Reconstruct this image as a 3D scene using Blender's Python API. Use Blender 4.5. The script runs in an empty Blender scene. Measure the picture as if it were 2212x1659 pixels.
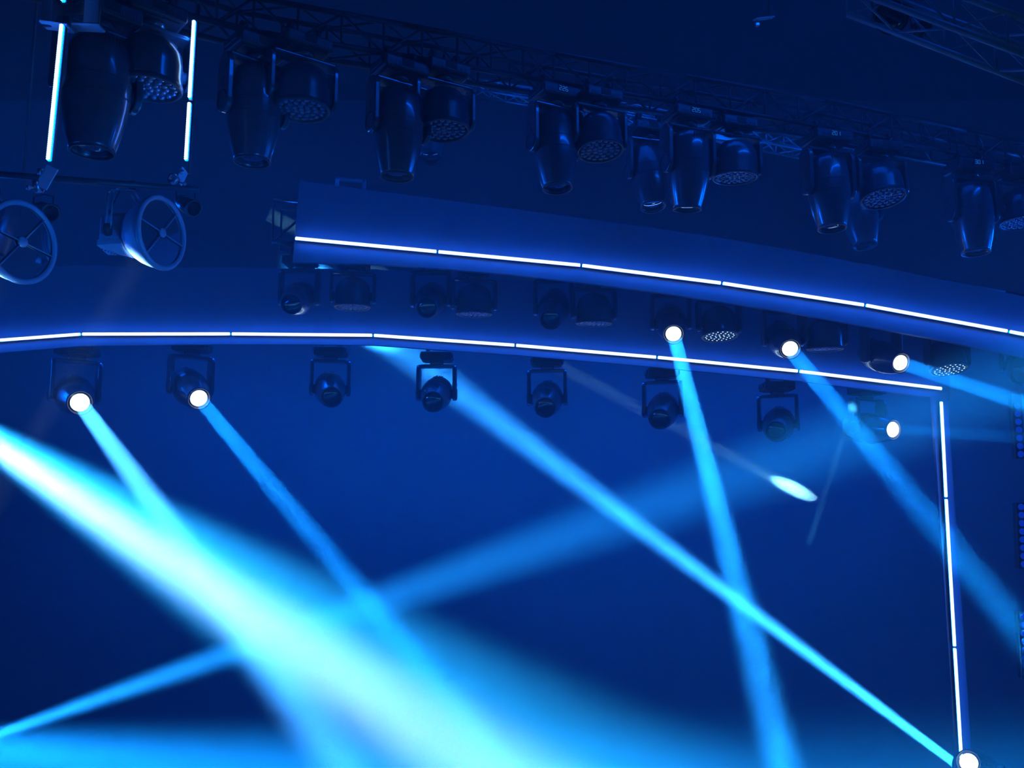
import bpy, bmesh, math, random
from mathutils import Vector, Matrix
random.seed(7)
SC = bpy.context.scene
COL = SC.collection
R = math.radians
PI = math.pi

# ------------------------------------------------------------------ camera
PITCH = R(8.2); F = 2000.0; EYE = Vector((0, 0, 1.6))
SP, CP = math.sin(PITCH), math.cos(PITCH)
cd = bpy.data.cameras.new('camera'); cam = bpy.data.objects.new('camera', cd); COL.objects.link(cam)
cam.location = EYE; cam.rotation_euler = (PI / 2 + PITCH, 0, 0)
cd.sensor_width = 36; cd.lens = 36 * F / 2212; cd.clip_start = .05; cd.clip_end = 100
SC.camera = cam

def ray(px, py):
    u = (px - 1106) / F; v = (829.5 - py) / F
    return Vector((u, CP - SP * v, SP + CP * v))
def P(px, py, zc): return EYE + ray(px, py) * zc          # a point at a distance along the view axis
def PY(px, py, Y):                                        # a point on the upright plane y = Y
    r = ray(px, py); return EYE + r * (Y / r.y)

# ------------------------------------------------------------------ materials
def mat(name, col, rough=.5, metal=0.0, noise=0.0, nscale=8.0, bump=0.0, spec=.5, coat=0.0):
    m = bpy.data.materials.new(name); m.use_nodes = True
    nt = m.node_tree; b = nt.nodes['Principled BSDF']
    b.inputs['Base Color'].default_value = (*col, 1); b.inputs['Roughness'].default_value = rough
    b.inputs['Metallic'].default_value = metal; b.inputs['Specular IOR Level'].default_value = spec
    b.inputs['Coat Weight'].default_value = coat
    if noise or bump:
        tc = nt.nodes.new('ShaderNodeTexCoord'); n = nt.nodes.new('ShaderNodeTexNoise')
        n.inputs['Scale'].default_value = nscale; n.inputs['Detail'].default_value = 4
        nt.links.new(tc.outputs['Object'], n.inputs['Vector'])
        if noise:
            r = nt.nodes.new('ShaderNodeValToRGB')
            r.color_ramp.elements[0].position = .3; r.color_ramp.elements[1].position = .7
            r.color_ramp.elements[0].color = (*[c * (1 - noise) for c in col], 1)
            r.color_ramp.elements[1].color = (*[min(1, c * (1 + noise)) for c in col], 1)
            nt.links.new(n.outputs['Fac'], r.inputs['Fac']); nt.links.new(r.outputs['Color'], b.inputs['Base Color'])
        if bump:
            bp = nt.nodes.new('ShaderNodeBump'); bp.inputs['Strength'].default_value = bump
            bp.inputs['Distance'].default_value = .01
            nt.links.new(n.outputs['Fac'], bp.inputs['Height']); nt.links.new(bp.outputs['Normal'], b.inputs['Normal'])
    return m
def emit(name, col, strength, sampled=True):
    m = bpy.data.materials.new(name); m.use_nodes = True; nt = m.node_tree; nt.nodes.clear()
    o = nt.nodes.new('ShaderNodeOutputMaterial'); e = nt.nodes.new('ShaderNodeEmission')
    e.inputs['Color'].default_value = (*col, 1); e.inputs['Strength'].default_value = strength
    nt.links.new(e.outputs[0], o.inputs['Surface'])
    if not sampled: m.cycles.emission_sampling = 'NONE'
    return m
M = dict(
    shell=mat('black_plastic', (.06, .063, .075), .26, 0, .2, 14, .01, .6, .4),
    shell2=mat('black_cast_metal', (.04, .042, .05), .42, .2, .15, 20, .05),
    metal=mat('black_painted_tube', (.02, .02, .024), .5, .2, .2, 12),
    silver=mat('bare_aluminium', (.5, .52, .55), .3, .9, .1, 15),
    grey=mat('grey_painted_metal', (.3, .31, .33), .42, .1, .1, 9),
    white=mat('pale_painted_metal', (.6, .6, .62), .45, 0, .08, 7, .02),
    fascia=mat('painted_fascia', (.10, .13, .19), .6, 0, .06, 1.2),
    backdrop=mat('dark_cloth_backdrop', (.20, .2, .22), .95, 0, .08, .6, .05, .1),
    wall=mat('dark_wall', (.03, .03, .035), .9, 0, .15, 1.5, .05, .2),
    ceil=mat('black_ceiling', (.02, .02, .025), .9, 0, .2, 1.5, .05, .2),
    floor=mat('black_stage_floor', (.04, .04, .045), .5, 0, .2, 3, .03),
    glass=mat('dark_lens_glass', (.02, .025, .05), .06, 0, 0, 1, 0, 1.0, 1.0),
    facet=mat('moulded_lens', (.25, .28, .35), .12, .6, .1, 30),
    rubber=mat('black_rubber', (.015, .015, .018), .7, 0, .1, 20),
    lit=emit('lit_lens', (.75, .95, 1), 6),
    strip=emit('led_strip_light', (.0, .12, 1), 60),
    teeth=emit('led_point', (.55, .85, 1), 4, False),
    digits=emit('display_digits', (.02, .2, 1), .45, False),
    dots=emit('dim_led', (.005, .06, 1), .42, False),
    cell=emit('lit_led_cell', (.5, .85, 1), 2.2, False),
)
# pane of a searchlight: thin clear glass
def glass_mat():
    m = bpy.data.materials.new('clear_front_glass'); m.use_nodes = True; nt = m.node_tree; nt.nodes.clear()
    o = nt.nodes.new('ShaderNodeOutputMaterial'); g = nt.nodes.new('ShaderNodeBsdfGlossy'); t = nt.nodes.new('ShaderNodeBsdfTransparent')
    x = nt.nodes.new('ShaderNodeMixShader'); f = nt.nodes.new('ShaderNodeFresnel')
    g.inputs['Roughness'].default_value = .03; f.inputs['IOR'].default_value = 1.6
    t.inputs['Color'].default_value = (.75, .8, .9, 1)
    nt.links.new(f.outputs[0], x.inputs[0]); nt.links.new(t.outputs[0], x.inputs[1]); nt.links.new(g.outputs[0], x.inputs[2])
    nt.links.new(x.outputs[0], o.inputs['Surface']); return m
M['pane'] = glass_mat()

# ------------------------------------------------------------------ mesh helpers
class MB:
    def __init__(s): s.bm = bmesh.new()
    def box(s, c, size, rot=None, bevel=0.0):
        bm = bmesh.new(); bmesh.ops.create_cube(bm, size=1)
        bmesh.ops.scale(bm, vec=size, verts=bm.verts)
        if bevel: bmesh.ops.bevel(bm, geom=bm.edges[:], offset=bevel, segments=3, profile=.5, affect='EDGES')
        mt = Matrix.Translation(c) @ (rot.to_4x4() if rot else Matrix())
        s._add(bm, mt); return s
    def tube(s, a, b, r, r2=None, n=14, cap=True):
        a = Vector(a); b = Vector(b); d = b - a
        bm = bmesh.new(); bmesh.ops.create_cone(bm, cap_ends=cap, segments=n, radius1=r, radius2=r if r2 is None else r2, depth=d.length)
        for f in bm.faces: f.smooth = len(f.verts) == 4
        s._add(bm, Matrix.Translation((a + b) / 2) @ d.to_track_quat('Z', 'Y').to_matrix().to_4x4()); return s
    def poly(s, pts, r, n=10):
        for a, b in zip(pts, pts[1:]): s.tube(a, b, r, n=n)
        for p in pts[1:-1]: s.ball(p, r, 8)
        return s
    def ball(s, c, r, n=12, sc=(1, 1, 1)):
        bm = bmesh.new(); bmesh.ops.create_uvsphere(bm, u_segments=n * 2, v_segments=n, radius=r)
        for f in bm.faces: f.smooth = True
        s._add(bm, Matrix.Translation(c) @ Matrix.Diagonal((*sc, 1))); return s
    def lathe(s, prof, n=48, mt=None):
        """profile of (radius, z) turned about z"""
        bm = bmesh.new(); rings = []
        for r, z in prof:
            if r < 1e-5: rings.append([bm.verts.new((0, 0, z))])
            else: rings.append([bm.verts.new((r * math.cos(2 * PI * k / n), r * math.sin(2 * PI * k / n), z)) for k in range(n)])
        for A, B in zip(rings, rings[1:]):
            for k in range(n):
                j = (k + 1) % n
                if len(A) == 1 and len(B) > 1: vs = [A[0], B[j], B[k]]
                elif len(B) == 1 and len(A) > 1: vs = [A[k], A[j], B[0]]
                elif len(A) > 1: vs = [A[k], A[j], B[j], B[k]]
                else: continue
                f = bm.faces.new(vs); f.smooth = True
        bmesh.ops.recalc_face_normals(bm, faces=bm.faces)
        s._add(bm, mt or Matrix()); return s
    def prism(s, pts, vec, bevel=0.0):
        bm = bmesh.new(); vs = [bm.verts.new(p) for p in pts]; f = bm.faces.new(vs)
        g = bmesh.ops.extrude_face_region(bm, geom=[f])
        bmesh.ops.translate(bm, vec=vec, verts=[v for v in g['geom'] if isinstance(v, bmesh.types.BMVert)])
        bmesh.ops.recalc_face_normals(bm, faces=bm.faces)
        if bevel: bmesh.ops.bevel(bm, geom=bm.edges[:], offset=bevel, segments=2, profile=.5, affect='EDGES')
        s._add(bm, Matrix()); return s
    def _add(s, bm, mt):
        bmesh.ops.transform(bm, matrix=mt, verts=bm.verts)
        me = bpy.data.meshes.new('tmp'); bm.to_mesh(me); bm.free(); s.bm.from_mesh(me); bpy.data.meshes.remove(me)
    def mesh(s, name, m):
        me = bpy.data.meshes.new(name); s.bm.to_mesh(me); s.bm.free(); me.materials.append(M[m] if isinstance(m, str) else m)
        return me

def inst(name, me, parent=None, mt=None):
    o = bpy.data.objects.new(name, me); COL.objects.link(o)
    if parent: o.parent = parent
    if mt is not None: o.matrix_local = mt
    return o
def empty(name, label, cat, mt, group=None):
    o = bpy.data.objects.new(name, None); COL.objects.link(o); o.matrix_world = mt
    o['label'] = label; o['category'] = cat
    if group: o['group'] = group
    o.empty_display_size = .1
    return o
def tag(o, label, cat, group=None, kind=None):
    o['label'] = label; o['category'] = cat
    if group: o['group'] = group
    if kind: o['kind'] = kind
    return o
def struct(name, mb, m, label=None):
    o = inst(name, mb.mesh(name, m)); o['kind'] = 'structure'
    if label: o['label'] = label
    return o
T = Matrix.Translation
def Rz(a): return Matrix.Rotation(a, 4, 'Z')
def Rx(a): return Matrix.Rotation(a, 4, 'X')
def aimed(d, up='Y'): return Vector(d).to_track_quat('-Z', up).to_matrix().to_4x4()

# ------------------------------------------------------------------ the room
X0, X1, Y0, Y1, H, ZF = -11., 11., -4., 14., 8.2, -2.3
struct('wall_back', MB().box((0, Y1 + .1, (H + ZF) / 2), (X1 - X0 + .4, .2, H - ZF)), 'backdrop')
struct('wall_front', MB().box((0, Y0 - .1, (H + ZF) / 2), (X1 - X0 + .4, .2, H - ZF)), 'wall')
struct('wall_left', MB().box((X0 - .1, (Y0 + Y1) / 2, (H + ZF) / 2), (.2, Y1 - Y0, H - ZF)), 'wall')
struct('wall_right', MB().box((X1 + .1, (Y0 + Y1) / 2, (H + ZF) / 2), (.2, Y1 - Y0, H - ZF)), 'wall')
struct('floor', MB().box((0, (Y0 + Y1) / 2, ZF - .1), (X1 - X0 + .4, Y1 - Y0 + .4, .2)), 'floor')
struct('ceiling', MB().box((0, (Y0 + Y1) / 2, H + .1), (X1 - X0 + .4, Y1 - Y0 + .4, .2)), 'ceil')

# haze filling the room
hm = bpy.data.materials.new('theatre_haze'); hm.use_nodes = True; nt = hm.node_tree; nt.nodes.clear()
o_ = nt.nodes.new('ShaderNodeOutputMaterial'); v_ = nt.nodes.new('ShaderNodeVolumeScatter')
v_.inputs['Color'].default_value = (1, 1, 1, 1); v_.inputs['Density'].default_value = .022; v_.inputs['Anisotropy'].default_value = .0
nt.links.new(v_.outputs[0], o_.inputs['Volume'])
e = .02
hz = inst('haze', MB().box((0, (Y0 + Y1) / 2, (H + ZF) / 2), (X1 - X0 - e, Y1 - Y0 - e, H - ZF - e)).mesh('haze', hm))
tag(hz, 'thin blue-lit haze filling the air of the whole hall', 'haze', None, 'stuff')

# ------------------------------------------------------------------ lights
BEAM = (.004, .26, 1)
HOT = (.014, .31, 1)
def beam(p, d, r, half, power, col=BEAM, name='beam_light'):
    L = bpy.data.lights.new(name, 'AREA'); L.shape = 'DISK'; L.size = 2 * r; L.spread = R(2 * half)
    L.color = col; L.energy = power
    o = bpy.data.objects.new(name, L); COL.objects.link(o)
    o.matrix_world = T(p) @ aimed(d); return o
def area(p, t, sx, sy, power, col, spread=180, name='added_wash'):
    L = bpy.data.lights.new(name, 'AREA'); L.shape = 'RECTANGLE'; L.size = sx; L.size_y = sy; L.spread = R(spread)
    L.color = col; L.energy = power
    o = bpy.data.objects.new(name, L); COL.objects.link(o)
    o.matrix_world = T(p) @ aimed(Vector(t) - Vector(p)); return o
WASH = (.0, .095, 1)

# ------------------------------------------------------------------ beam moving head
PIV = .52; LEN = .385
def stadium(w, h, n=10):
    pts = []
    for k in range(n + 1): a = PI * k / n; pts.append((w / 2 * math.cos(a), h / 2 - w / 2 + w / 2 * math.sin(a)))
    for k in range(n + 1): a = PI + PI * k / n; pts.append((w / 2 * math.cos(a), -h / 2 + w / 2 + w / 2 * math.sin(a)))
    return pts
def arm_mesh(x, w, t, ztop, zbot):
    h = ztop - zbot; zc = (ztop + zbot) / 2
    pts = [(x - t / 2, a, zc + b) for a, b in stadium(w, h)]
    return MB().prism(pts, (t, 0, 0), .008)
def coupler(x):
    m = MB(); m.box((x, 0, .012), (.05, .045, .03), None, .004)
    m.lathe([(.034, -.02), (.044, -.02), (.044, .02), (.034, .02), (.034, -.02)], 20, T((x, 0, .072)) @ Matrix.Rotation(PI / 2, 4, 'Y'))
    m.tube((x, .03, .06), (x, .075, .06), .008); m.ball((x, .085, .06), .016, 8)
    return m
ME = {}
def build_heads():
    b = MB().box((0, 0, -.058), (.38, .29, .10), None, .018)
    b.box((0, 0, -.112), (.30, .22, .012), None, .004)
    for s in (-1, 1):
        b.box((s * .197, 0, -.055), (.014, .20, .05), None, .005)
        for k in range(7): b.box((s * (.05 + .016 * k) * 1.0, -.1465, -.075), (.006, .004, .035))
    ME['base'] = b.mesh('base', 'shell2')
    ME['disp'] = MB().box((0, -.1475, -.052), (.10, .006, .055), None, .002).mesh('display', 'rubber')
    ME['bridge'] = (MB().tube((0, 0, -.115), (0, 0, -.165), .085, n=28).box((0, 0, -.175), (.44, .13, .035), None, .014)).mesh('yoke_bridge', 'shell')
    for s, k in ((-1, 'armL'), (1, 'armR')):
        m = arm_mesh(s * .222, .17, .042, -.155, PIV * -1 - .085)
        ME[k] = m.mesh('yoke_arm', 'shell')
        c = MB().lathe([(0, .004), (.07, .004), (.075, 0), (.07, -.004)], 28, T((s * .2445, 0, -PIV)) @ Matrix.Rotation(PI / 2, 4, 'Y'))
        ME[k + 'cap'] = c.mesh('pivot_cap', 'shell2')
        g = MB(); g.prism([(s * .2425, a * .55, -.385 + bb) for a, bb in stadium(.05, .07)], (s * .003, 0, 0))
        ME[k + 'badge'] = g.mesh('arm_badge', 'rubber')
    for s, k in ((-1, 'cl0'), (1, 'cl1')): ME[k] = coupler(s * .11).mesh('clamp', 'metal')
    # head: barrel about z, lens towards -z, pivot at origin
    prof = [(0, .31), (.10, .305), (.15, .28), (.175, .22), (.186, .12), (.19, .02), (.188, -.06), (.180, -.14), (.166, -.22), (.148, -.30), (.130, -.365), (.1255, -.385), (.118, -.385), (.112, -.36), (.108, -.345)]
    h = MB().lathe(prof, 56)
    h.tube((-.20, 0, 0), (.20, 0, 0), .055, n=24)
    ME['head'] = h.mesh('head', 'shell')
    c = MB()
    for z in (.03, -.07):
        r = .1905 if z > 0 else .1885
        c.lathe([(r - .004, z + .004), (r + .001, z + .002), (r + .001, z - .002), (r - .004, z - .004)], 56)
    for k in range(6):
        a = PI / 2 + (k - 2.5) * .12
        for q in (1, -1): c.box((.172 * math.cos(a * q), .172 * math.sin(a * q), .235), (.01, .01, .06), Matrix.Rotation(a * q, 3, 'Z'))
    ME['seam'] = c.mesh('cooling_vent', 'rubber')
    ME['ring'] = MB().lathe([(.1255, -.380), (.1285, -.384), (.1285, -.391), (.117, -.393), (.113, -.388), (.116, -.38)], 56).mesh('lens_ring', 'shell2')
    ME['lens'] = MB().lathe([(0, -.372), (.04, -.371), (.08, -.365), (.110, -.352)], 48).mesh('lens', 'glass')
    ME['lit'] = MB().lathe([(0, -.412), (.03, -.410), (.06, -.402), (.082, -.388), (.0905, -.372)], 48).mesh('lens', 'lit')
    # wash head: bowl, face towards -z
    prof = [(0, .235), (.07, .228), (.13, .205), (.175, .165), (.203, .10), (.212, .02), (.212, -.07), (.218, -.11), (.218, -.135), (.206, -.14), (.200, -.125), (.198, -.118), (0, -.118)]
    h = MB().lathe(prof, 56); h.tube((-.235, 0, 0), (.235, 0, 0), .05, n=24)
    ME['whead'] = h.mesh('head', 'shell')
    f = MB()
    rings = [(0, 1), (.055, 6), (.11, 12), (.165, 18)]
    for rr, n in rings:
        for k in range(n):
            a = 2 * PI * k / n + (.26 if n == 12 else 0)
            f.lathe([(.0235, -.118), (.0225, -.128), (.016, -.136), (0, -.139)], 12, T((rr * math.cos(a), rr * math.sin(a), 0)))
    ME['cells'] = f.mesh('lens_array', 'facet')
    f = MB()
    for rr, n in rings:
        for k in range(n):
            a = 2 * PI * k / n + (.26 if n == 12 else 0)
            f.lathe([(.0085, -.138), (.0065, -.141), (0, -.1425)], 8, T((rr * math.cos(a), rr * math.sin(a), 0)))
    ME['cellglow'] = f.mesh('led_point_array', 'cell')
    ME['bezel'] = MB().lathe([(.198, -.128), (.200, -.142), (.214, -.144), (.2205, -.134), (.2205, -.112), (.215, -.108)], 56).mesh('bezel', 'shell2')
    g = MB()
    for k in range(9): g.box((0, 0, .236 - abs(k - 4) * .005), (.006, .10, .01)) if False else g.box(((k - 4) * .018, 0, .2325 - abs(k - 4) ** 2 * .0016), (.006, .09, .012))
    ME['wvent'] = g.mesh('cooling_vent', 'rubber')
    ME['wbridge'] = (MB().tube((0, 0, -.115), (0, 0, -.16), .085, n=28).box((0, 0, -.17), (.51, .13, .03), None, .013)).mesh('yoke_bridge', 'shell')
    for s, k in ((-1, 'warmL'), (1, 'warmR')):
        ME[k] = arm_mesh(s * .257, .13, .038, -.155, -.53).mesh('yoke_arm', 'shell')
build_heads()
SEG = {'0': 'abcdef', '1': 'bc', '2': 'abged', '3': 'abgcd', '5': 'afgcd', '6': 'afgedc'}
def digits(txt):
    m = MB(); w, h, t = .020, .036, .0055
    for i, ch in enumerate(txt):
        ox = (i - (len(txt) - 1) / 2) * .031
        for sg in SEG[ch]:
            x, z, hor = {'a': (0, h / 2, 1), 'g': (0, 0, 1), 'd': (0, -h / 2, 1), 'f': (-w / 2, h / 4, 0), 'b': (w / 2, h / 4, 0), 'e': (-w / 2, -h / 4, 0), 'c': (w / 2, -h / 4, 0)}[sg]
            m.box((ox + x, -.1515, -.052 + z), ((w, .002, t) if hor else (t, .002, h / 2)))
    return m.mesh('display_digits', 'digits')

def place_head(label, d, pivot=None, lens=None, yaw=0., s=1.0, kind='beam', lit=False, text=None, group=None, glow=False, base_yaw=None, flip=False):
    """d: where the head points (world). Give the world position of the pivot or of the lens."""
    d = Vector(d).normalized()
    piv = .445 if kind == 'wash' else PIV
    if pivot is None: pivot = Vector(lens) - d * LEN * s
    FL = Matrix()
    if flip: FL = Rx(PI); d = Vector((d.x, -d.y, -d.z))
    hor = math.hypot(d.x, d.y)
    if hor < .25:                                         # nearly straight down: keep the given yaw, tilt only
        y = Vector((-math.sin(yaw), math.cos(yaw), 0)); tilt = math.atan2(d.dot(y), -d.z); pan = yaw
    else:
        pan = math.atan2(-d.x, d.y); tilt = math.atan2(hor, -d.z)
        if math.cos(pan - yaw) < 0: pan += PI; tilt = -tilt
    by = yaw if base_yaw is None else base_yaw
    root = T(Vector(pivot) + Vector((0, 0, piv * s * (-1 if flip else 1)))) @ FL @ Rz(by) @ Matrix.Scale(s, 4)
    nm = 'wash_moving_head' if kind == 'wash' else 'beam_moving_head'
    r = empty(nm, label, 'stage light', root, group)
    yk = Rz(pan - by)
    base = inst('base', ME['base'], r)
    dp = inst('display', ME['disp'], base)
    if text: inst('display_digits', digits(text), base)
    for k in ('cl0', 'cl1') if not flip else (): inst('clamp', ME[k], r)
    w = 'w' if kind == 'wash' else ''
    inst('yoke_bridge', ME[w + 'bridge'], r, yk)
    for k in ('armL', 'armR'):
        a = inst('yoke_arm', ME[w + k], r, yk)
        if not w: inst('pivot_cap', ME[k + 'cap'], a); inst('arm_badge', ME[k + 'badge'], a)
    hm_ = T((0, 0, -piv)) @ yk @ Rx(tilt)
    if kind == 'wash':
        h = inst('head', ME['whead'], r, hm_)
        a = inst('lens_array', ME['cells'], h); inst('bezel', ME['bezel'], h); inst('cooling_vent', ME['wvent'], h)
        if glow: inst('led_point_array', ME['cellglow'], h)
    else:
        h = inst('head', ME['head'], r, hm_)
        inst('lens_ring', ME['ring'], h); inst('cooling_vent', ME['seam'], h)
        l = inst('lens', ME['lit' if lit else 'lens'], h)
        if lit: l['label'] = 'glowing white lens'
    return r

# ------------------------------------------------------------------ trusses
def truss(name, label, pts, w, h, step, m='metal', r=.024, rb=.010, cat='truss', up=True):
    """box truss along world points pts (its lower front chord line); four chords and the bracing"""
    c0 = Vector(pts[0]); e = empty(name, label, cat, T(c0))
    def off(i, a, b):
        p = Vector(pts[i]); t = Vector(pts[min(i + 1, len(pts) - 1)]) - Vector(pts[max(i - 1, 0)])
        n = Vector((-t.y, t.x, 0)).normalized()
        return p + n * a + Vector((0, 0, b)) - c0
    N = len(pts)
    for a in (0, w):
        for b in (0, h):
            inst('chord', MB().poly([off(i, a, b) for i in range(N)], r, 12).mesh('chord', m), e)
    br = MB()
    def at(s_, a, b):
        i = min(int(s_), N - 2); return off(i, a, b).lerp(off(i + 1, a, b), s_ - i)
    # evenly spaced nodes along the length
    L = [0.]
    for i in range(N - 1): L.append(L[-1] + (Vector(pts[i + 1]) - Vector(pts[i])).length)
    n = max(2, round(L[-1] / step)); S = []
    for k in range(n + 1):
        q = L[-1] * k / n; i = 0
        while i < N - 2 and L[i + 1] < q: i += 1
        S.append(i + (q - L[i]) / (L[i + 1] - L[i]))
    for k in range(n):
        f = k % 2
        for a in (0, w): br.tube(at(S[k], a, h * f), at(S[k + 1], a, h * (1 - f)), rb, n=8)
        for b in (0, h): br.tube(at(S[k], w * f, b), at(S[k + 1], w * (1 - f), b), rb, n=8)
        br.tube(at(S[k], 0, 0), at(S[k], 0, h), rb, n=8)
        br.tube(at(S[k], w, 0), at(S[k], w, h), rb, n=8)
    inst('bracing', br.mesh('bracing', m), e)
    return e

def interp(tbl, x):
    for (a, ya), (b, yb) in zip(tbl, tbl[1:]):
        if x <= b: return ya + (yb - ya) * (x - a) / (b - a)
    (a, ya), (b, yb) = tbl[-2:]; return ya + (yb - ya) * (x - a) / (b - a)

# ------------------------------------------------------------------ row 1: heads on the high truss
DN = Vector((0, 0, -1))
def pv(px, py, zc): return P(px, py, zc)
row1 = [  # px, py of pivot, zc, yaw, tilt vector, text, label
    (209, 192, 5.55, 47, (.00, .03, -1), None, 'big black barrel spotlight hanging dark between the two upright LED bars'),
    (549, 238, 6.6, 42, (.00, .0, -1), None, 'black barrel spotlight pointing down just right of the second upright LED bar'),
    (861, 277, 7.1, 34, (.03, .06, -1), None, 'black barrel spotlight hanging over the left end of the upper arch fascia'),
    (1199, 317, 8.0, 28, (.0, -.10, -1), '226', 'black barrel spotlight on the high truss, next right of the one over the fascia end'),
    (1487, 360, 8.25, 22, (-.03, .10, -1), '205', 'black barrel spotlight overlapping a smaller one behind it in the high row'),
    (1790, 407, 8.45, 16, (.0, -.06, -1), '201', 'black barrel spotlight right of the short bright truss piece'),
    (2100, 463, 8.9, 10, (-.04, -.05, -1), '301', 'last black barrel spotlight of the high row, near the right picture edge'),
]
G1 = 'barrel spotlights of the high truss'
mounts = []
for px, py, zc, yw, t, tx, lb in row1:
    p = pv(px, py, zc)
    s = 1.0 if px > 300 else 1.02
    r = place_head(lb, t, pivot=p, yaw=R(yw), s=s, text=tx, group=G1)
    mounts.append(r.matrix_world.translation + Vector((0, 0, .072 * s)))
wash1 = [
    (323, 150, 6.5, 40, (.0, .02, -1), 'dark round wash light behind the big barrel spotlight at the far left'),
    (652, 203, 7.2, 36, (.0, -.02, -1), 'wash light with faceted face, between the second and third high barrel spotlights'),
    (958, 250, 7.7, 30, (.0, -.06, -1), 'wash light directly right of the barrel over the fascia end, face showing'),
    (1294, 298, 8.5, 24, (-.03, -.16, -1), 'wash light with dotted face just left of the overlapping pair of barrels'),
    (1588, 355, 8.8, 18, (.0, .05, -1), 'wash light seen side-on beside the overlapping pair of barrels'),
    (1903, 403, 9.0, 12, (.0, -.20, -1), 'wash light with widest dotted face, right of the fifth pair in the high row'),
    (2205, 455, 9.2, 8, (.0, -.08, -1), 'wash light cut by the right picture edge in the high row'),
]
def under_truss(px, py, s):
    xs = [a[0] for a in row1]; z = interp([(a, m.z) for a, m in zip(xs, mounts)], px)
    zc = (z - .072 - .445 * s - EYE.z) / ray(px, py).z
    return P(px, py, zc)
for px, py, zc, yw, t, lb in wash1:
    place_head(lb, t, pivot=under_truss(px, py, .93), yaw=R(yw), s=.93, kind='wash', group='wash lights of the high truss')
# smaller ones hanging from the rear truss
rear = [
    (930, 282, 10.2, 20, (.05, -.28, -1), 'small barrel spotlight far behind, only its lens rim showing below a wash light', 10.2),
    (1402, 375, 9.2, 16, (-.02, -.22, -1), 'smaller barrel spotlight behind and left of the fifth high one', 9.2),
    (1856, 460, 9.7, 12, (.04, -.18, -1), 'smaller barrel spotlight hanging lower, half behind the sixth high one', 9.7),
]
rm = []
for px, py, zc, yw, t, lb, z in rear:
    r = place_head(lb, t, pivot=pv(px, py, zc), yaw=R(yw), s=.97, group='barrel spotlights of the rear truss')
    rm.append(r.matrix_world.translation + Vector((0, 0, .07)))
truss('lighting_truss', 'high black box truss curving across the top, carrying the barrel spotlights',
      [mounts[0] + (mounts[0] - mounts[1]) * .9] + mounts + [mounts[-1] + (mounts[-1] - mounts[-2]) * .7], .26, .26, .33)
truss('rear_truss', 'pale aluminium truss behind the high row, bright where it shows between the barrels',
      [rm[0] + (rm[0] - rm[1]) * .2] + rm + [rm[-1] + (rm[-1] - rm[-2]) * .15], .2, .12, .2, 'silver', .014, .009)

# ------------------------------------------------------------------ arch headers
def fascia(name, label, tops, bots, Y, th=.05, m='fascia'):
    """upright curved board: outline given by upper and lower edge points"""
    pts = [PY(x, y, Y) for x, y in tops] + [PY(x, y, Y) for x, y in reversed(bots)]
    c = pts[0].copy(); c = sum(pts, Vector()) / len(pts)
    bm = bmesh.new(); n = len(tops)
    F0 = [bm.verts.new(p - c) for p in pts]; F1 = [bm.verts.new(p - c + Vector((0, th, 0))) for p in pts]
    N = len(pts)
    for k in range(n - 1):
        bm.faces.new([F0[k], F0[k + 1], F0[N - 2 - k], F0[N - 1 - k]])
        bm.faces.new([F1[N - 1 - k], F1[N - 2 - k], F1[k + 1], F1[k]])
    for k in range(N): j = (k + 1) % N; bm.faces.new([F0[k], F1[k], F1[j], F0[j]])
    bmesh.ops.recalc_face_normals(bm, faces=bm.faces)
    me = bpy.data.meshes.new(name); bm.to_mesh(me); bm.free(); me.materials.append(M[m])
    o = inst(name, me, None, T(c)); tag(o, label, 'fascia'); return o
YA, YB = 10.4, 9.4
stripA = [(-131, 745), (176, 722), (499, 721.5), (806, 724.5), (1113, 746), (1419, 772), (1725, 802), (2036, 840)]
stripB = [(636, 515), (945, 544), (1255.5, 573.5), (1559, 612), (1868, 659.5), (2178, 716), (2480, 776)]
xsA = [-180, -20, 176, 330, 499, 650, 806, 960, 1113, 1266, 1419, 1572, 1725, 1880, 2052]
fascia('arch_fascia', 'long curved fascia board of the lower arch, an LED line along its foot',
       [(x, interp(stripA, x) - (143 if x > 200 else 150)) for x in xsA], [(x, interp(stripA, x) + (27 - 6 * min(1, max(0, x / 600)))) for x in xsA], YA)
topB = [(647, 391), (1100, 450), (1500, 504), (1800, 556), (2212, 640), (2500, 705)]
botB = [(631, 566), (840, 571), (1120, 594), (1400, 628), (1700, 674), (2000, 728), (2300, 790), (2500, 832)]
xsB = [640, 800, 945, 1100, 1255, 1400, 1559, 1700, 1868, 2020, 2178, 2330, 2480]
fascia('arch_fascia', 'curved fascia board of the upper arch, its square end beside an open truss end',
       [(x + (7 if i == 0 else 0), interp(topB, x)) for i, x in enumerate(xsB)], [(x - (8 if i == 0 else 0), interp(botB, x)) for i, x in enumerate(xsB)], YB)

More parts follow.
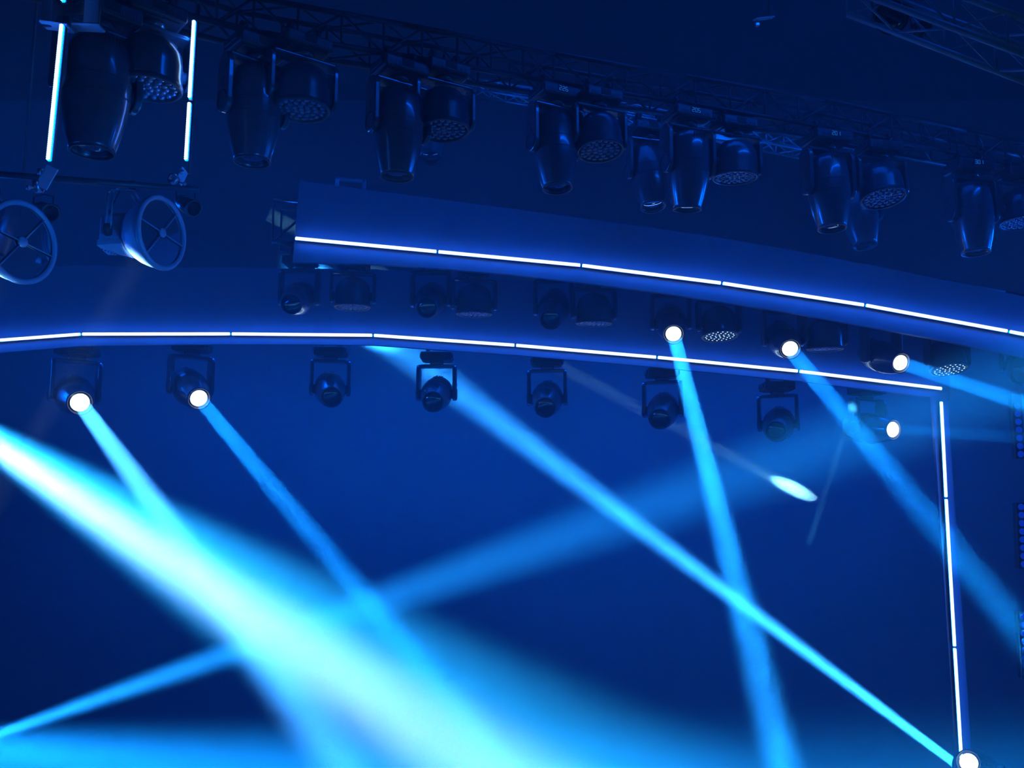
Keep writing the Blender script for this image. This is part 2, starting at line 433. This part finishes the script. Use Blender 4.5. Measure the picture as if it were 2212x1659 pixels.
def led_bar(label, a, b, n=100, hw=.0165, face=Vector((0, -1, 0)), group=None, back=.02, brk=.022):
    """bar from a to b: dark housing, glowing diffuser, row of LED points"""
    a = Vector(a); b = Vector(b); c = (a + b) / 2; ax = (b - a).normalized(); L = (b - a).length - brk
    up = face.cross(ax).normalized(); fn = ax.cross(up).normalized()
    if fn.dot(face) < 0: fn = -fn
    rot = Matrix((ax, up, fn)).transposed()
    e = empty('led_bar', label, 'LED bar', T(c) @ rot.to_4x4(), group)
    inst('housing', MB().box((0, 0, -.020), (L, .030, .022), None, .003).box((-L * .3, 0, -.031 - back / 2), (.03, .02, back)).box((L * .3, 0, -.031 - back / 2), (.03, .02, back)).mesh('housing', 'shell2'), e)
    inst('diffuser', MB().box((0, 0, 0), (L, hw * 1.25, .018)).mesh('diffuser', 'strip'), e)
    bm = bmesh.new(); N = n * 2; pr = None
    for k in range(N + 1):
        x = -L / 2 + L * k / N; h = hw * (1.22 if k % 2 else .66); z = .0095
        if k in (0, N): h = hw * .3
        cur = [bm.verts.new((x, -h, z)), bm.verts.new((x, h, z)), bm.verts.new((x, h * .8, z + .004)), bm.verts.new((x, -h * .8, z + .004))]
        if pr:
            for q in range(4): bm.faces.new([pr[q], pr[(q + 1) % 4], cur[(q + 1) % 4], cur[q]])
        else: bm.faces.new(cur)
        pr = cur
    bm.faces.new(pr); bmesh.ops.recalc_face_normals(bm, faces=bm.faces)
    me = bpy.data.meshes.new('led_row'); bm.to_mesh(me); bm.free(); me.materials.append(M['teeth'])
    inst('led_row', me, e)
    return e
ORD = ['first', 'second', 'third', 'fourth', 'fifth', 'sixth', 'seventh']
FR = .06
for k in range(7):
    a, b = stripA[k], stripA[k + 1]
    led_bar('glowing white-blue LED bar on the lower arch, ' + ORD[k] + ' counted from its left end', PY(*a, YA - FR), PY(*b, YA - FR), group='LED bars of the lower arch')
for k in range(6):
    a, b = stripB[k], stripB[k + 1]
    led_bar('glowing white-blue LED bar on the upper arch, ' + ORD[k] + ' counted from its square left end', PY(*a, YB - FR), PY(*b, YB - FR), group='LED bars of the upper arch')
# the leg of the lower arch
YL = YA - .05
legpts = [(2026, 858), (2051, 858)], [(2048, 1632), (2096, 1632)]
q = [PY(2027, 856, YL), PY(2052, 856, YL), PY(2094, 1640, YL), PY(2050, 1640, YL)]
q[2].z = q[3].z = -1.52
q[1].x = q[2].x = (q[1].x + q[2].x) / 2; q[0].x = q[3].x = (q[0].x + q[3].x) / 2
c = (q[0] + q[2]) / 2
mb = MB(); mb.prism([p - c for p in q], (0, .05, 0))
o = inst('leg_fascia', mb.mesh('leg_fascia', 'fascia'), None, T(c)); tag(o, 'narrow upright leg board under the right end of the lower arch', 'fascia')
LX = PY(2040, 1080, YL).x
zz = [PY(2033, 866, YL - FR).z, PY(2043, 1076, YL - FR).z, PY(2062, 1398, YL - FR).z, PY(2076, 1640, YL - FR).z]
xx = [PY(2032.5, 866, YL - FR).x, PY(2043, 1076, YL - FR).x, PY(2061.5, 1398, YL - FR).x, PY(2076, 1640, YL - FR).x]
for k, w in enumerate(('topmost', 'middle', 'lowest')):
    led_bar('upright LED bar on the arch leg at the right, ' + w + ' of its line',
            (xx[k], YL - FR, zz[k]), (xx[k + 1], YL - FR, zz[k + 1]), n=(65, 100, 78)[k], group='LED bars of the arch leg')

# truss behind each header
ZB = YB + .16
truss('arch_truss', 'black box truss behind the upper arch fascia, open end showing at its left',
      [PY(x, interp(stripB, x) + 12, ZB) for x in (588, 640, 945, 1255, 1559, 1868, 2178, 2480)], .34, .48, .5, 'metal', .022, .012)
truss('arch_truss', 'black box truss hidden behind the lower arch fascia',
      [PY(x, interp(stripA, x) - 6, YA + .16) for x in (-180, 176, 499, 806, 1113, 1419, 1725, 2030)], .34, .45, .5, 'metal', .022, .012)

# ------------------------------------------------------------------ row 2: heads under the upper arch
def toward(p, q): return (Vector(q) - Vector(p)).normalized()
Y2 = YB + .35
BM = []
def lens_at(px, py, Y): return PY(px, py, Y)
row2 = [  # lens px,py, target px,py,zc, lit
    (629, 656, Y2 - .2, (560, 700, 8.6), 0, -4, 'unlit spotlight head with round lens turned toward the viewer, first under the upper arch'),
    (922, 664, Y2 - .1, (890, 720, 8.8), 0, -8, 'unlit round-lens spotlight head second along under the upper arch'),
    (1189, 690, Y2 - .1, (1165, 770, 8.9), 0, 4, 'unlit round-lens spotlight head third along under the upper arch'),
]
for px, py, Y, t, lit, yw, lb in row2:
    l = PY(px, py, Y); tt = P(*t)
    place_head(lb, toward(l, tt), lens=l, yaw=R(yw), s=.9, group='spotlights under the upper arch')
def lit_head(px, py, Y, tgt, lb, grp, r, half, pw, s=1.0, yaw=0., col=BEAM, base_yaw=None):
    l = PY(px, py, Y); tt = P(*tgt); d = toward(l, tt)
    place_head(lb, d, lens=l, yaw=yaw, s=s, lit=True, group=grp, base_yaw=base_yaw)
    beam(l + d * .03 * s, d, r, half, pw, col)
G2 = 'spotlights under the upper arch'
lit_head(1455, 722, Y2 - .1, (1692, 1659, 4.4), 'lit spotlight whose beam drops steeply across the lower LED line', G2, .072, .75, 80, col=(.01, .31, 1), s=.9)
lit_head(1707, 754, Y2 - .1, (2212, 1372, 4.9), 'lit spotlight under the upper arch with beam slanting down to the right edge', G2, .08, .8, 45, s=.9)
lit_head(1946, 784, Y2 - .1, (2212, 872, 8.1), 'lit spotlight under the upper arch with a flat beam leaving at the right', G2, .072, .8, 48, yaw=R(10), s=.9)
l = PY(2205, 812, Y2 - .1)
place_head('unlit spotlight under the upper arch cut by the right picture edge', toward(l, P(2190, 900, 8.9)), lens=l, yaw=R(6), s=.9, group=G2)
wash2 = [
    (762, 640, Y2 + .1, 8, (.02, .02, -1), 0, 'unlit wash light beside the first spotlight under the upper arch'),
    (1024, 655, Y2 + .1, 10, (.0, .06, -1), 0, 'unlit wash light second along under the upper arch'),
    (1283, 675, Y2 + .1, 8, (.0, .06, -1), 0, 'faint unlit wash light third along under the upper arch'),
    (1553, 703, Y2 + .1, 10, (-.0, -.13, -1), 1, 'wash light with sparkling dotted face between two lit spotlights'),
    (1781, 730, Y2 + .1, 8, (.0, .06, -1), 0, 'faint wash light right of the second lit spotlight under the upper arch'),
    (2046, 776, Y2 + .1, 10, (-.03, -.24, -1), 1, 'wash light with tiny white dots above the corner of the lower arch'),
]
for px, py, Y, yw, t, gl, lb in wash2:
    place_head(lb, t, pivot=PY(px, py, Y), yaw=R(yw), s=.9, kind='wash', glow=bool(gl), group='wash lights under the upper arch')

# ------------------------------------------------------------------ row 3: heads under the lower arch
Y3 = YA + .38
G3 = 'spotlights under the lower arch'
lit_head(173, 870, Y3 - .3, (560, 1402, 5.2), 'lit spotlight at the far left under the lower arch, widest bright beam', G3, .085, .9, 95, s=1.14, col=(.045, .35, 1))
lit_head(430, 861, Y3 - .3, (820, 1330, 6.6), 'lit spotlight second along under the lower arch, narrow blue beam', G3, .08, .8, 55, s=1.05)
row3 = [
    (716, 858, Y3 - .1, (730, 930, 9.5), 'unlit spotlight third along under the lower arch'),
    (935, 868, Y3 - .1, (900, 940, 9.4), 'barely visible spotlight under the lower arch, fourth along, in a beam'),
    (1178, 880, Y3 - .1, (1160, 960, 9.4), 'barely visible spotlight under the lower arch, fifth along'),
    (1425, 905, Y3 - .1, (1395, 985, 9.4), 'barely visible spotlight under the lower arch, beside the steep beam'),
    (1676, 932, Y3 - .1, (1650, 1000, 9.4), 'barely visible spotlight under the lower arch, left of the slanting beam'),
]
for px, py, Y, t, lb in row3:
    l = PY(px, py, Y)
    place_head(lb, toward(l, P(*t)), lens=l, s=.98, group=G3)
lit_head(1930, 928, Y3 - .1, (2212, 945, 9.2), 'lit spotlight at the corner of the lower arch, brightly lit yoke arm', G3, .065, .7, 9, s=.98, yaw=R(25))

# ------------------------------------------------------------------ upright LED bars at the left and what they hang on
ZL = 5.15
def pb(px, py, zc=ZL): return P(px, py, zc)
def upright(label, top, bot, zc, n):
    a = P(*top, zc); b = P(*bot, zc * 1.0)
    b = Vector((a.x, a.y, b.z))                       # plumb
    k = P(*bot, 1).z - EYE.z; b.z = EYE.z + k * (a.y - EYE.y) / (P(*bot, 1).y)
    bx = EYE.x + (P(*bot, 1).x) * (a.y) / (P(*bot, 1).y); b.x = bx
    led_bar(label, a, b, n=n, hw=.0105, back=.01)
    return a, b
a1, b1 = upright('upright LED bar at the far left, reaching down from the truss bracket', (135, 50), (105, 351), ZL, 72)
upright('short stub of LED bar above the truss bracket at the far left', (139, -70), (136, 7), ZL, 30)
a2, b2 = upright('upper piece of the second upright LED bar, right of the big barrel', (420, 42), (410, 216), 5.9, 42)
a3, b3 = upright('lower piece of the second upright LED bar, right of the big barrel', (410, 219), (402, 350), 5.9, 30)

def bar_clamp(label, p, s=1.0, yaw=0.):
    """plate and hook coupler that hold the foot of an LED bar"""
    e = empty('pipe_clamp', label, 'clamp', T(p) @ Rz(yaw) @ Matrix.Scale(s, 4))
    inst('plate', MB().box((.03, 0, -.06), (.075, .012, .14), Matrix.Rotation(.45, 3, 'Y'), .003).mesh('plate', 'white'), e)
    h = MB()
    h.lathe([(.028, -.018), (.042, -.018), (.042, .018), (.028, .018), (.028, -.018)], 22, T((-.03, .03, -.10)) @ Matrix.Rotation(PI / 2, 4, 'Y'))
    h.tube((-.03, -.02, -.13), (-.03, -.075, -.15), .007); h.ball((-.03, -.08, -.152), .016, 8)
    inst('hook', h.mesh('hook', 'silver'), e)
    inst('bolt', MB().tube((-.005, -.02, -.02), (-.005, -.02, -.055), .012).tube((-.02, -.02, -.02), (.02, -.02, -.02), .007).mesh('bolt', 'silver'), e)
bar_clamp('pale clamp plate below the far left LED bar', P(92, 362, 5.45), 1.0)
bar_clamp('small shiny clamp below the second upright LED bar', P(388, 362, 5.8), .8, R(70))
# bracket over the far left bar
q0 = P(112, 14, 5.22)
e_ = empty('truss_bracket', 'dark bracket with a brightly lit foot plate over the far left LED bar', 'bracket', T(q0))
inst('side_plate', MB().box((-.035, .02, 0), (.06, .02, .22), None, .004).mesh('side_plate', 'shell2'), e_)
inst('side_plate', MB().box((.22, .02, .01), (.09, .02, .20), None, .004).mesh('side_plate', 'shell2'), e_)
inst('cross_bar', MB().box((.09, .03, -.005), (.26, .02, .06), None, .004).mesh('cross_bar', 'shell2'), e_)
inst('foot_plate', MB().box((.02, .03, -.105), (.16, .09, .012), Matrix.Rotation(.16, 3, 'Y'), .003).mesh('foot_plate', 'white'), e_)
inst('foot_plate', MB().box((.19, .05, -.10), (.16, .08, .012), Matrix.Rotation(.05, 3, 'Y'), .003).mesh('foot_plate', 'grey'), e_)

# pipe that carries the two searchlights
SLP = [P(-90, 372, 7.1), P(430, 408, 7.5)]
SLP[0].z = SLP[1].z = (SLP[0].z + SLP[1].z) / 2
o = inst('lighting_pipe', MB().poly([p - SLP[0] for p in SLP], .026, 16).tube((.5, 0, 0), (.5, 0, H - .03 - SLP[0].z), .012).tube((1.75, .05, 0), (1.75, .05, H - .03 - SLP[0].z), .012).mesh('lighting_pipe', 'shell2'), None, T(SLP[0]))
tag(o, 'dim horizontal pipe that the two searchlights hang from', 'pipe')

def searchlight(label, rim, d, s, grp):
    """z of the local frame is the axis, glass towards -z; the root sits where the yoke meets the pipe"""
    d = Vector(d).normalized(); rim = Vector(rim)
    zx = -d; xx = Vector((0, 0, 1)).cross(zx).normalized(); yy = zx.cross(xx).normalized()
    A = Matrix((xx, yy, zx)).transposed().to_4x4()
    hub = rim - d * .36 * s                               # tilt axis on the housing
    top = hub + Vector((0, 0, .42 * s)) - d * -.05 * s
    r = empty('searchlight', label, 'searchlight', T(top), grp)
    L = T(rim - top) @ A @ Matrix.Scale(s, 4)
    bell = MB().lathe([(.292, .0), (.290, .03), (.277, .08), (.250, .145), (.215, .20), (.175, .245), (.150, .27)], 64)
    bell.lathe([(.282, .0), (.280, .03), (.267, .08), (.240, .145), (.205, .20), (.165, .245), (.14, .262), (0, .266)], 64)
    body = inst('reflector_bell', bell.mesh('reflector_bell', 'white'), r, L)
    hs = MB().box((0, .015, .37), (.30, .27, .24), None, .035)
    hs.prism([(-.15, -.115, .25), (-.15, -.115, .49), (0, -.155, .50), (.15, -.115, .49), (.15, -.115, .25), (0, -.20, .25)], (0, .05, 0), .004)
    H_ = inst('housing', hs.mesh('housing', 'white'), r, L)
    sc = MB()
    for k in range(9):
        u = -.14 + k * .035; sc.ball((u, -.137, .47), .0055, 6)
    for k in range(3): sc.box((-.153, .05 - k * .04, .38), (.006, .012, .12))
    inst('rivets_and_vents', sc.mesh('rivets_and_vents', 'rubber'), H_)
    inst('rim', MB().lathe([(.262, -.004), (.268, -.016), (.296, -.018), (.303, -.008), (.303, .014), (.290, .02), (.264, .014), (.262, -.004)], 72).mesh('rim', 'grey'), r, L)
    inst('front_glass', MB().lathe([(0, .004), (.15, .004), (.264, .004)], 56).mesh('front_glass', 'pane'), r, L)
    sp = MB()
    for a in (R(8), R(188), R(128), R(308)): sp.tube((.035 * math.cos(a), .035 * math.sin(a), -.010), (.268 * math.cos(a), .268 * math.sin(a), -.008), .0052, n=8)
    S_ = inst('cross_wires', sp.mesh('cross_wires', 'grey'), r, L)
    inst('hub_disc', MB().lathe([(0, -.022), (.030, -.021), (.040, -.014), (.040, -.002), (0, -.002)], 32).mesh('hub_disc', 'grey'), S_)
    it = MB().tube((0, 0, .26), (0, 0, .10), .035, .028, 20).box((.08, -.055, .15), (.17, .045, .09), Matrix.Rotation(.15, 3, 'Z'), .008)
    for k in range(9): it.box((.02 + .02 * k, -.085 - (k % 2) * .006, .10), (.014, .014, .02), Matrix.Rotation(.785, 3, 'Z'))
    inst('lamp_holder', it.mesh('lamp_holder', 'facet'), r, L)
    # yoke: twin tubes up from the knob and over to the pipe
    y = MB(); f = (A.to_3x3() @ Vector((1, 0, 0)))
    for q in (-.022, .022):
        o1 = d * q
        for sg in (-1, 1):
            side = f * sg * .185 * s
            a = hub - top + side + o1; b = a + Vector((0, 0, .30 * s))
            y.poly([a, b, b + Vector((0, 0, .04 * s)) - side * .14, b + Vector((0, 0, .06 * s)) - side * .35, Vector((0, 0, -.045)) + o1], .0085 * s, 10)
    inst('yoke', y.mesh('yoke', 'grey'), r)
    for sg in (-1, 1):
        inst('tilt_knob', MB().lathe([(0, .02), (.04, .018), (.05, 0), (.05, -.03), (.03, -.035), (0, -.035)], 24, T(hub - top + f * sg * .17 * s) @ Matrix.Rotation(PI / 2, 4, 'Y') @ Matrix.Scale(s, 4)).mesh('tilt_knob', 'rubber'), r)
    inst('clamp', MB().lathe([(.027, -.02), (.043, -.02), (.043, .02), (.027, .02), (.027, -.02)], 22, Matrix.Rotation(PI / 2, 4, 'Y')).box((0, 0, -.045), (.04, .04, .03)).mesh('clamp', 'metal'), r)
    # power lead
    pts = [hub - top - d * .16 * s + Vector((0, .0, .05))]
    for k in range(1, 9):
        t = k / 8; pts.append(pts[0].lerp(Vector((-.10, .02, -.02)), t) + Vector((-.06 * math.sin(PI * t), 0, -.09 * math.sin(PI * t))))
    inst('power_lead', MB().poly(pts, .005, 6).mesh('power_lead', 'rubber'), r)
    return r
searchlight('pale searchlight with cross wires over its round glass, right of the two', P(349, 503, 7.45), (.96, -.28, -.02), 1.0, None)
searchlight('searchlight with cross wires cut by the left picture edge', P(47, 523, 6.75), (.93, -.36, -.02), 1.02, None)

def par_can(label, p, d, s=1.0):
    e = empty('par_can', label, 'stage light', T(Vector(p) + Vector((0, 0, .17 * s))))
    L = T((0, 0, -.17 * s)) @ aimed(d) @ Matrix.Scale(s, 4)
    inst('can', MB().lathe([(.085, -.17), (.09, -.17), (.09, .02), (.075, .07), (.07, .10), (.03, .115), (0, .115)], 32).lathe([(.085, -.17), (.082, .02), (0, .05)], 32).mesh('can', 'shell'), e, L)
    inst('colour_frame', MB().lathe([(.078, -.172), (.102, -.172), (.102, -.18), (.078, -.18), (.078, -.172)], 32).mesh('colour_frame', 'shell2'), e, L)
    inst('yoke', MB().poly([Vector((-.10, 0, -.17)) * s, Vector((-.10, 0, -.02)) * s, Vector((0, 0, 0)), Vector((.10, 0, -.02)) * s, Vector((.10, 0, -.17)) * s], .007, 8).mesh('yoke', 'metal'), e)
par_can('small dim lamp can showing behind the left searchlight', P(92, 455, 7.6), (.8, -.55, -.35), .8)
par_can('small dim lamp can hanging right of the pale searchlight', P(400, 440, 7.95), (.75, -.5, -.5), .8)

# little frame standing on the upper arch fascia
p0 = PY(757, 396, YB + .12)
e_ = empty('mounting_frame', 'small pale open frame standing on top of the upper arch fascia', 'bracket', T(p0))
inst('frame_bar', MB().box((0, 0, .035), (.32, .03, .03), Matrix.Rotation(.10, 3, 'Y')).box((.15, 0, -.03), (.035, .03, .12)).mesh('frame_bar', 'grey'), e_)
inst('screw_plate', MB().box((-.14, -.01, -.0), (.04, .03, .08), None, .004).tube((-.14, -.03, .0), (-.14, -.02, 0), .010).mesh('screw_plate', 'white'), e_)
area_p = p0

# columns of round lamps at the right edge
def batten(label, pts, zc, grp):
    a = P(*pts[0], zc); b = P(*pts[1], zc); b.x = b.x; n = 8
    b = Vector((a.x + (b.x - a.x), a.y, EYE.z + (P(*pts[1], 1).z - EYE.z) * a.y / P(*pts[1], 1).y))
    b.x = P(*pts[1], 1).x * a.y / P(*pts[1], 1).y
    c = (a + b) / 2; e = empty('lamp_batten', label, 'stage light', T(c), grp)
    L = (a - b).length
    inst('housing', MB().box((0, .05, 0), (.12, .08, L * 1.16), Matrix.Rotation(math.atan2(a.x - b.x, a.z - b.z), 3, 'Y'), .01).mesh('housing', 'shell2'), e)
    me = MB().lathe([(0, -.012), (.02, -.010), (.034, 0), (.036, .01)], 24, Rx(-PI / 2)).mesh('round_lens', 'dots')
    for k in range(n): inst('round_lens', me, e, T(a.lerp(b, k / (n - 1)) - c))
batten('upper column of eight dim blue round lamps by the right picture edge', ((2197, 859), (2206, 981)), 10.4, 'columns of round lamps')
batten('middle column of eight dim blue round lamps by the right picture edge', ((2207, 1095), (2213, 1219)), 10.4, 'columns of round lamps')
batten('lowest column of dim blue round lamps, mostly past the right picture edge', ((2211, 1333), (2219, 1457)), 10.4, 'columns of round lamps')

# things in the dark at the top right
truss('ceiling_truss', 'dim truss running down across the dark top right corner', [P(1840, -22, 6.0), P(2300, 150, 5.6)], .30, .24, .35, 'grey', .022, .008)
q1 = P(1650, 40, 7.5)
e_ = empty('hanging_plate', 'small blue-lit plate with a clamp high in the dark, right of centre', 'bracket', T(q1))
inst('plate', MB().box((0, 0, 0), (.15, .10, .012), Matrix.Rotation(-.12, 3, 'Y') @ Matrix.Rotation(.35, 3, 'X'), .002).mesh('plate', 'white'), e_)
inst('clamp', MB().box((-.055, 0, -.05), (.03, .03, .035), None, .003).tube((-.055, 0, -.01), (-.055, 0, -.05), .007).mesh('clamp', 'silver'), e_)
inst('hanger', MB().tube((.05, .02, 0), (.05, .02, H - .03 - q1.z), .006).mesh('hanger', 'metal'), e_)
def round_spot(label, p, d, s):
    e = empty('round_floodlight', label, 'stage light', T(Vector(p) + Vector((0, 0, .25 * s))))
    L = T((0, 0, -.25 * s)) @ aimed(d) @ Matrix.Scale(s, 4)
    inst('housing', MB().lathe([(.13, -.02), (.14, -.02), (.14, .03), (.11, .10), (.06, .15), (0, .16)], 40).mesh('housing', 'shell2'), e, L)
    g = inst('lens', MB().lathe([(0, -.035), (.06, -.033), (.10, -.026), (.13, -.012)], 40).mesh('lens', 'glass'), e, L)
    inst('yoke', MB().poly([Vector((-.15, 0, -.25)) * s, Vector((-.15, 0, -.04)) * s, Vector((0, 0, 0)), Vector((.15, 0, -.04)) * s, Vector((.15, 0, -.25)) * s], .009, 8).mesh('yoke', 'metal'), e)
round_spot('dark round floodlight beneath the truss in the top right corner', P(1925, 38, 6.2), (-.15, -.85, -.45), .80)
round_spot('smaller dark lamp right of the round floodlight at the top right', P(1990, 62, 6.4), (.3, -.8, -.5), .45)

# ------------------------------------------------------------------ bottom right lamp and other sources outside the frame
l = P(2092, 1647, 9.6)
d = toward(l, P(1990, 1585, 8.6))
fl = place_head('lit spotlight standing at the foot of the arch leg, its lens turned to the viewer', d, lens=l, s=1.0, lit=True, flip=True)
l2 = P(2088, 1668, 10.25)
d2 = toward(l2, PY(752, 668, Y1))
f2 = place_head('added spotlight behind the arch leg foot, its beam crossing up to the left', d2, lens=l2, s=1.0, lit=True, flip=True)  # extra head added as the source of the crossing beam
beam(l2 + d2 * .03, d2, .052, 2.0, 280, (.02, .31, 1))
zt = min(fl.matrix_world.translation.z, f2.matrix_world.translation.z)
pl = MB().box((0, .4, (zt + ZF) / 2 - ZF - .01), (.6, 1.3, zt - ZF - .02), None, .01)
for k in (-1, 1): pl.box((k * .305, .4, (zt - ZF) * .7), (.02, .16, .04), None, .005)
o = inst('plinth', pl.mesh('plinth', 'shell2'), None, T((fl.matrix_world.translation.x, fl.matrix_world.translation.y, ZF)))
tag(o, 'black plinth carrying two spotlights at the foot of the arch leg', 'plinth')

SRC = []
def hidden_source(p, t, r, half, pw, col=BEAM): beam(p, (Vector(t) - Vector(p)).normalized(), r, half, pw, col)
# big white beam from beyond the left edge coming forward
a = P(-200, 838, 9.2); hidden_source(a, P(1250, 1730, 3.6), .05, 3.1, 360, (.012, .37, 1))
a = P(-200, 838, 9.2); hidden_source(a, P(1150, 1730, 3.6), .055, 1.7, 85, (.5, .8, 1))  # second light added to whiten the core of this beam
# beam rising from the lower left
a = P(-160, 1640, 8.2); hidden_source(a, P(1720, 985, 7.3), .04, 2.5, 95, (.008, .27, 1))
# soft low beam at the bottom left
a = P(-350, 1600, 7.5); hidden_source(a, P(1300, 1725, 5.2), .14, 3.8, 240)

# unseen area lights, added to fill the haze and backdrop and edge the fixtures
area((0, 12.6, ZF + .15), (0, 9.5, 6.0), 17, .3, 110, WASH, 110)
area((.5, YA + .75, 4.15), (.5, 13.9, -1.0), 13, .25, 300, WASH, 150)
area((0, 8.0, 6.9), (.8, 10.5, 0), 9, 1.0, 40, WASH, 110)
area((-7.5, 2.5, .5), (-1, 7, 5.0), 3, .6, 80, (.0, .10, 1))
area((4.5, 4.5, 7.6), (1.5, 8.5, 4.8), 5, .3, 45, (.0, .10, 1), 90)
for x in (-9.6, 9.6): area((x, 8.5, 3.3), (0, 8.7, 3.5), .5, 1.6, 34, WASH, 34)
for x in (-9.2, 9.2): area((x, 11.2, 4.2), (0, 7.6, 4.6), .5, 2.6, 75, (.0, .11, 1), 90)
area((3.5, 1.5, -.5), P(200, 500, 7.2), .8, .8, 16, (.0, .13, 1), 26)
for x in (-1.3, 1.2, 3.7):
    zt = PY(1106 + x * F / YB, interp(topB, 1106 + x * F / YB), YB).z
    area((x, YB + .13, zt - .12), (x - .3, YB - 2.6, zt + 1.2), 2.3, .06, 14, (.0, .12, 1), 110)
# unseen narrow lights added: backdrop pool, searchlight bells from below, corner yoke arm
tp = PY(1713, 1055, Y1); dd = Vector((.866, .295, -.404)); beam(tp - dd * 8.5, dd, .092, .25, 7.5, (.22, .85, 1))
a = P(-260, 1500, 6.4); beam(a, (P(300, 560, 7.4) - a).normalized(), .07, 1.7, 1.5, (.25, .6, 1))
ya = [o for o in bpy.data.objects if o.get('label', '').startswith('lit spotlight at the corner')][0]
bpy.context.view_layer.update()
arms = [c.matrix_world @ Vector((s_ * .243, 0, -.28)) for c, s_ in zip([c for c in ya.children if c.name.startswith('yoke_arm')], (-1, 1))]
arm = min(arms, key=lambda v: v.y)
a = arm + Vector((-1.6, -3.2, -1.5)); beam(a, (arm - a).normalized(), .03, .9, .8, (.07, .6, 1))
a = P(-420, 1500, 5.2); beam(a, (P(5, 590, 6.7) - a).normalized(), .07, 1.7, .8, (.15, .5, 1))

# ------------------------------------------------------------------ view
SC.view_settings.view_transform = 'Standard'; SC.view_settings.look = 'None'
SC.view_settings.exposure = 0; SC.view_settings.gamma = 1
w = bpy.data.worlds.new('world'); SC.world = w; w.use_nodes = True
w.node_tree.nodes['Background'].inputs['Color'].default_value = (0, .01, .06, 1)
w.node_tree.nodes['Background'].inputs['Strength'].default_value = 0
cy = SC.cycles
cy.use_adaptive_sampling = True; cy.adaptive_threshold = .1; cy.adaptive_min_samples = 20
cy.max_bounces = 3; cy.diffuse_bounces = 2; cy.glossy_bounces = 2; cy.transmission_bounces = 2; cy.transparent_max_bounces = 6; cy.volume_bounces = 0
cy.sample_clamp_indirect = 3; cy.use_denoising = True; cy.caustics_reflective = False; cy.caustics_refractive = False
